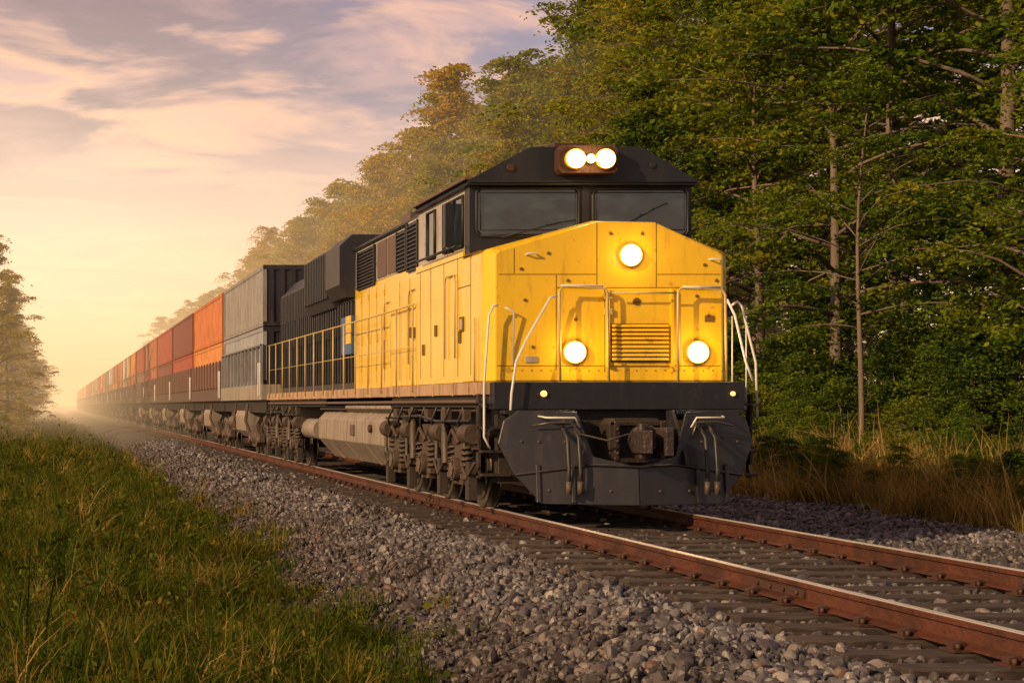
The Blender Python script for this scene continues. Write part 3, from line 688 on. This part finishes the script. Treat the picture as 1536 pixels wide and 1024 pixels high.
def tree_mesh(name, seed, H, base, R, nl, per, leaf, sprays=7, trunk_r=None):
    rg = np.random.default_rng(seed); q = B(); tr = trunk_r or H*.0125
    ph = rg.uniform(0, 6, 4)
    def tp(t): return np.array([.022*H*math.sin(t*4+ph[0])*t, .022*H*math.sin(t*5+ph[1])*t, t*H*.96])
    q.tube([tuple(tp(i/9)) for i in range(10)], tr, BARK, 9, tr*.12)
    C = []
    for i in range(nl):
        u = (i+rg.random())/nl; t = base+(1-base)*u; st = tp(t); az = i*2.399+rg.normal(0, .35)
        L_ = R*((1-u**1.5)*(.70+.3*min(1, u*4))+.14)*rg.uniform(.45, 1.3)
        el = math.radians(20+46*u+rg.normal(0, 8)); pts = []; d = np.array([math.cos(az)*math.cos(el), math.sin(az)*math.cos(el), math.sin(el)])
        p = st.copy()
        for k_ in range(6):
            pts.append(p.copy()); d = d+np.array([rg.normal(0, .13), rg.normal(0, .13), -.15]); d /= np.linalg.norm(d); p = p+d*L_/5
        q.tube([tuple(x) for x in pts], tr*.36*(1-u*.6), BARK, 5, tr*.05)
        pts = np.array(pts); lat = np.cross(d, [0, 0, 1]); lat /= np.linalg.norm(lat)+1e-6
        for s_ in range(sprays):
            w = .25+.8*(s_+rg.random())/sprays; w = min(w, 1.); f = w*5; i0 = min(int(f), 4); c = pts[i0]+(pts[i0+1]-pts[i0])*(f-i0)
            off = lat*rg.normal(0, .26)*L_*(.5+.4*(1-w))+np.array([0, 0, rg.normal(.01, .04)*L_])
            c2 = c+off
            if rg.random() < .10: continue
            sz = rg.uniform(.35, .8)*(.4+.12*R)*.78
            g_ = rg.normal(0, 1, (per, 3))*[.55*sz, .55*sz, .09*sz]
            g_[:, 2] -= .34*(g_[:, 0]**2+g_[:, 1]**2)/sz
            C.append(c2+g_)
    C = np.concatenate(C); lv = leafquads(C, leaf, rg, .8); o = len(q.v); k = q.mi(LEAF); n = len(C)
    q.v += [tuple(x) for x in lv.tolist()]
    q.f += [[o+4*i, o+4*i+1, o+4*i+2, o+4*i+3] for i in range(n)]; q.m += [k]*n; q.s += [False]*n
    me = bpy.data.meshes.new(name); me.from_pydata(q.v, [], q.f)
    for mt in q.mats: me.materials.append(mt)
    me.polygons.foreach_set('material_index', q.m); me.polygons.foreach_set('use_smooth', q.s)
    return me
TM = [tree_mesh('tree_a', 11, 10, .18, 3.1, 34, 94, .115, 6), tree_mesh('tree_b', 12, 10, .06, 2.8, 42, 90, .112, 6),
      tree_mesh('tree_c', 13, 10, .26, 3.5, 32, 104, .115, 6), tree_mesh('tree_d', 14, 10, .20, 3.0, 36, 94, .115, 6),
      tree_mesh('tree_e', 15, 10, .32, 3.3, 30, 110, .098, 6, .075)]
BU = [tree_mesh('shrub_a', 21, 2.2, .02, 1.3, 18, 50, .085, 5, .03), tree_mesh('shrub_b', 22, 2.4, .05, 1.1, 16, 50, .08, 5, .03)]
ct = srccoll('forest_trees'); cb = srccoll('shrubs')
for me in TM: ct.objects.link(bpy.data.objects.new('forest_tree_source', me))
for me in BU: cb.objects.link(bpy.data.objects.new('shrub_source', me))
def put_tree(name, me, x, y, s, rz, sx=1.):
    o = bpy.data.objects.new(name, me); ROOT.objects.link(o)
    o.location = (x, y, float(gz(x, y))-.05); o.scale = (s*sx, s*sx, s); o.rotation_euler = (0, 0, rz); return o
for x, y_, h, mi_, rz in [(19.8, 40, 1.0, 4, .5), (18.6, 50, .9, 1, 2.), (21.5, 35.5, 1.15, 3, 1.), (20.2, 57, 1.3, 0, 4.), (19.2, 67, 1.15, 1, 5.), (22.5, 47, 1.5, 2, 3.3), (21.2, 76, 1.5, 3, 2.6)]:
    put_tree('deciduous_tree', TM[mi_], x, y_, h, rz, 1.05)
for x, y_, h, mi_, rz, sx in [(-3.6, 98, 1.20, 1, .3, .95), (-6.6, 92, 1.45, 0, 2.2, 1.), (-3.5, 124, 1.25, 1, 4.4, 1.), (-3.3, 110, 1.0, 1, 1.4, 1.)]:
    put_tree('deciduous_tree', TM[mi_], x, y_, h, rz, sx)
F = []
def row(x, y0, y1, dy, h0, h1, jx=1.2, ks=(0, 1, 2, 3, 4)):
    y = y0
    while y < y1:
        yy = y+rng.uniform(-.3, .3)*dy; xx = x+rng.uniform(-jx, jx)
        F.append((xx, yy, float(gz(xx, yy))-.1, rng.uniform(h0, h1), rng.uniform(0, 6.28), rng.choice(ks), rng.uniform(.9, 1.15))); y += dy*(1+max(0, y-110)/120)
row(22.8, 54, 420, 5.0, 1.4, 1.85); row(26.2, 38, 420, 5.0, 1.8, 2.3); row(31, 44, 250, 6., 2.1, 2.6); row(38, 56, 120, 9, 2.4, 2.9)
row(28, 31, 48, 5, 1.1, 1.7)
row(35, 44, 96, 4.5, .9, 1.3, 1.5, (1,)); row(27.5, 36, 80, 5.5, .7, 1.0, 1.5, (1,))
row(-6.5, 106, 420, 4.8, 1., 1.3, 1.); row(-4.1, 138, 420, 5., .9, 1.15, .5)
F = np.array(F)
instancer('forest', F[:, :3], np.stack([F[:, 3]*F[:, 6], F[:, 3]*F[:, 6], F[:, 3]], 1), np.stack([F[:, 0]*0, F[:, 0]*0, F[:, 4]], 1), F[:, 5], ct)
n1_, n2_, n3_ = 300, 100, 150; n = n1_+n2_+n3_
bx = np.concatenate([rng.uniform(17.6, 25, n1_), rng.uniform(-10, -2.2, n2_), rng.uniform(14.6, 18, n3_)]); by = np.concatenate([rng.uniform(32, 110, n1_), rng.uniform(86, 240, n2_), rng.uniform(24, 75, n3_)])
bs_ = np.concatenate([rng.uniform(.4, 1.3, n1_)*np.clip((bx[:n1_]-15)/5, .4, 1.6), rng.uniform(.6, 1.2, n2_), rng.uniform(.25, .6, n3_)])
instancer('undergrowth_shrubs', np.stack([bx, by, gz(bx, by)-.1], 1), np.repeat(bs_[:, None], 3, 1), np.stack([bx*0, bx*0, rng.uniform(0, 6.28, n)], 1), rng.integers(0, 2, n), cb)
def tuft(name, seed, nb, h, w, spread, mat, leanmx=.75):
    rg = np.random.default_rng(seed); vs = []; fs = []
    for _ in range(nb):
        bx_, by_ = rg.normal(0, spread, 2); az = rg.uniform(0, 6.28); hh = h*rg.uniform(.4, 1.2); lean = rg.uniform(.1, leanmx)*hh
        ww = w*rg.uniform(.6, 1.3); pa = az+1.57+rg.normal(0, .4); o = len(vs)
        for t in (0, .4, .75, 1.):
            cx = bx_+math.cos(az)*lean*t*t; cy = by_+math.sin(az)*lean*t*t; cz = hh*t*(1-.35*t*lean/hh); wk = ww*(1-t**1.5)+.0008
            vs += [(cx-math.cos(pa)*wk, cy-math.sin(pa)*wk, cz), (cx+math.cos(pa)*wk, cy+math.sin(pa)*wk, cz)]
        fs += [(o+2*k_, o+2*k_+1, o+2*k_+3, o+2*k_+2) for k_ in range(3)]
    me = bpy.data.meshes.new(name); me.from_pydata(vs, [], fs); me.materials.append(mat)
    me.polygons.foreach_set('use_smooth', [True]*len(fs)); return me
def weed(name, seed, mat, n, sp, hz, lf):
    rg = np.random.default_rng(seed); C = np.abs(rg.normal(0, 1, (n, 3)))*[1, 1, 1]; C[:, :2] = rg.normal(0, 1, (n, 2))*sp; C[:, 2] = C[:, 2]*hz+.02
    lv = leafquads(C, lf, rg, .7); me = bpy.data.meshes.new(name)
    me.from_pydata(lv.tolist(), [], [(4*i, 4*i+1, 4*i+2, 4*i+3) for i in range(len(C))]); me.materials.append(mat); return me
cg = srccoll('grass_tufts'); cd = srccoll('dry_grass_tufts')
def src(c, me): c.objects.link(bpy.data.objects.new('grass_source', me))
for k in range(3): src(cg, tuft('grass_tuft', 40+k, 54, .19, .0050, .09, GRASSM, 1.3))
src(cg, tuft('tall_grass_tuft', 45, 34, .34, .0048, .06, GRASSM, 1.1))
src(cg, tuft('dry_grass_tuft', 46, 36, .38, .0040, .07, DRYM, 1.2))
src(cg, weed('grass_weed', 50, GRASSM, 90, .11, .05, .042)); src(cg, weed('grass_weed_tall', 51, GRASSM, 110, .09, .10, .05))
for k in range(4): src(cd, tuft('dry_grass_tuft', 60+k, 46, .60, .0075, .18, DRYM, 1.1))
def grass(name, regs, coll, nk, edge=None, pr=None):
    P = []; S = []
    for x0, x1, y0, y1, d, s0, s1 in regs:
        n = int((x1-x0)*(y1-y0)*d); x, y = scatter(n, x0, x1, y0, y1)
        ok = (x/y < .72)
        if edge == 'L': ok &= x < 2.35+.5*vnoise(x, y, .9, 2)+rng.exponential(.30, n)*np.where(rng.random(n) < .5, 1, 0)
        if edge == 'R': ok &= x > 13.9+.5*vnoise(x, y, .8, 5)
        patch = vnoise(x, y, 1.9, 9)+.5*vnoise(x, y, 4.5, 4); ok &= rng.random(n) < .55+.8*patch
        x, y = x[ok], y[ok]; P.append(np.stack([x, y, gz(x, y)-.01], 1)); S.append(rng.uniform(s0, s1, len(x))*(1+.6*vnoise(x, y, 1.5, 4)))
    P = np.concatenate(P); S = np.concatenate(S); n = len(P)
    instancer(name, P, np.stack([S, S, S*rng.uniform(.65, 1.5, n)], 1), np.stack([rng.normal(0, .18, n), rng.normal(0, .18, n), rng.uniform(0, 6.28, n)], 1), rng.choice(nk, n, p=pr), coll)
grass('grass_verge', [(-2.5, 3.6, 7.5, 18, 135, .6, 1.25), (-3.5, 3.3, 18, 34, 80, .8, 1.4), (-6, 3., 34, 70, 28, .9, 1.5), (-14, 2.4, 70, 150, 6, 1., 1.8)], cg, 7, 'L', [.20, .20, .19, .14, .05, .12, .10])
grass('dry_meadow_grass', [(13.2, 20, 19, 45, 28, .35, 1.4), (13.4, 24, 45, 100, 8, .6, 1.4)], cd, 4, 'R')
# ------------------------------------------------------------------ haze volume; its warm emission stands in for scattered sunlight
m = bpy.data.materials.new('evening_haze'); m.use_nodes = True; nt = m.node_tree; nt.nodes.clear()
out = N(nt, 'ShaderNodeOutputMaterial'); va = N(nt, 'ShaderNodeVolumeAbsorption', inp={'Density': .0032}); ve = N(nt, 'ShaderNodeEmission', inp={'Color': (1., .62, .30, 1), 'Strength': .0039})
va.inputs['Color'].default_value = (0, 0, 0, 1)
ad = N(nt, 'ShaderNodeAddShader'); nt.links.new(va.outputs[0], ad.inputs[0]); nt.links.new(ve.outputs[0], ad.inputs[1]); nt.links.new(ad.outputs[0], out.inputs['Volume'])
q = B(); q.box(-60, 70, 62, 700, -3, 17, m); q.obj('evening_haze')
# ------------------------------------------------------------------ world & sun
sd = Vector((-.83, -.45, 0)).normalized(); EL = math.radians(24)
sundir = Vector((sd.x*math.cos(EL), sd.y*math.cos(EL), math.sin(EL)))
w = bpy.data.worlds.new('World'); SC.world = w; w.use_nodes = True; nt = w.node_tree; nt.nodes.clear()
out = N(nt, 'ShaderNodeOutputWorld')
sky = N(nt, 'ShaderNodeTexSky'); sky.sky_type = 'NISHITA'; sky.sun_disc = False; sky.sun_elevation = EL; sky.sun_rotation = math.atan2(sd.x, sd.y)
bg1 = N(nt, 'ShaderNodeBackground', inp={'Strength': .05}); nt.links.new(sky.outputs[0], bg1.inputs[0])
tc = N(nt, 'ShaderNodeTexCoord'); sp = N(nt, 'ShaderNodeSeparateXYZ'); nt.links.new(tc.outputs['Generated'], sp.inputs[0])
z = sp.outputs[2]
base = ramp(nt, [(0, (1.0, .60, .26)), (.05, (1., .60, .28)), (.11, (.98, .55, .28)), (.15, (.92, .48, .28)), (.19, (.68, .32, .20)), (.235, (.42, .20, .17)), (.30, (.19, .14, .17)), (.6, (.12, .13, .19)), (1., (.10, .12, .19))], z).outputs[0]
vd = N(nt, 'ShaderNodeVectorMath', operation='DOT_PRODUCT'); nt.links.new(tc.outputs['Generated'], vd.inputs[0]); vd.inputs[1].default_value = Vector((-.03, 1, .06)).normalized()
gl = math_(nt, 'POWER', math_(nt, 'MAXIMUM', vd.outputs['Value'], 0.), 90.)
den = math_(nt, 'ADD', math_(nt, 'MAXIMUM', z, 0.), .22)
cx = math_(nt, 'DIVIDE', sp.outputs[0], den); cy = math_(nt, 'DIVIDE', sp.outputs[1], den)
cb_ = N(nt, 'ShaderNodeCombineXYZ'); nt.links.new(cx, cb_.inputs[0]); nt.links.new(cy, cb_.inputs[1])
mp = N(nt, 'ShaderNodeMapping'); mp.inputs['Scale'].default_value = (2.2, 3.6, 1); mp.inputs['Rotation'].default_value = (0, 0, .08); mp.inputs['Location'].default_value = (5.3, .6, 0)
nt.links.new(cb_.outputs[0], mp.inputs['Vector'])
nz = N(nt, 'ShaderNodeTexNoise', inp={'Scale': .95, 'Detail': 9., 'Roughness': .55, 'Distortion': .5}); nt.links.new(mp.outputs[0], nz.inputs['Vector']); cn = nz.outputs[0]
nz2 = N(nt, 'ShaderNodeTexNoise', inp={'Scale': 1.7, 'Detail': 10., 'Roughness': .6, 'Distortion': .4}); nt.links.new(mp.outputs[0], nz2.inputs['Vector']); cn2 = nz2.outputs[0]
left = maprange(nt, sp.outputs[0], .06, .32, 1., .1)
cf = ramp(nt, [(.36, 0.), (.52, 1.)], cn).outputs[0]
dark = mixc(nt, left, (.22, .15, .19), (.27, .105, .045))
c = mixc(nt, math_(nt, 'MULTIPLY', cf, maprange(nt, z, .10, .185, .10, .95)), base, dark)
edge = ramp(nt, [(.32, 0.), (.40, 1.), (.49, 0.)], cn).outputs[0]
c = mixc(nt, math_(nt, 'MULTIPLY', math_(nt, 'MULTIPLY', edge, .85), maprange(nt, z, .05, .14)), c, (1., .47, .17))
wisp = ramp(nt, [(.46, 0.), (.62, 1.)], cn2).outputs[0]
c = mixc(nt, math_(nt, 'MULTIPLY', wisp, .45), c, (.78, .38, .22))
c = mixc(nt, gl, c, mixc(nt, 1., c, (.30, .26, .17), 'ADD'))
c = mixc(nt, maprange(nt, z, -.02, 0.), (.05, .04, .028), c)
c = mixc(nt, 1., c, maprange(nt, sp.outputs[1], -.5, .6, .50, 1.), 'MULTIPLY')
bg2 = N(nt, 'ShaderNodeBackground', inp={'Strength': .97}); nt.links.new(c, bg2.inputs[0])
ad = N(nt, 'ShaderNodeAddShader'); nt.links.new(bg1.outputs[0], ad.inputs[0]); nt.links.new(bg2.outputs[0], ad.inputs[1]); nt.links.new(ad.outputs[0], out.inputs[0])
l = bpy.data.lights.new('sun', 'SUN'); l.energy = 5.0; l.angle = math.radians(.6); l.color = (1., .68, .37)
o = bpy.data.objects.new('sun', l); ROOT.objects.link(o); o.rotation_euler = sundir.to_track_quat('Z', 'Y').to_euler()
# ------------------------------------------------------------------ camera
cam = bpy.data.cameras.new('camera'); co_ = bpy.data.objects.new('camera', cam); ROOT.objects.link(co_)
co_.location = (0, 0, CAMZ); co_.rotation_euler = (math.radians(90), 0, 0)
cam.sensor_width = 36; cam.lens = 2440/1536*36; cam.shift_x = 683/1536; cam.shift_y = 96/1536
cam.clip_end = 5000; cam.clip_start = .1
SC.camera = co_
SC.view_settings.view_transform = 'Standard'; SC.view_settings.look = 'None'; SC.view_settings.exposure = 0
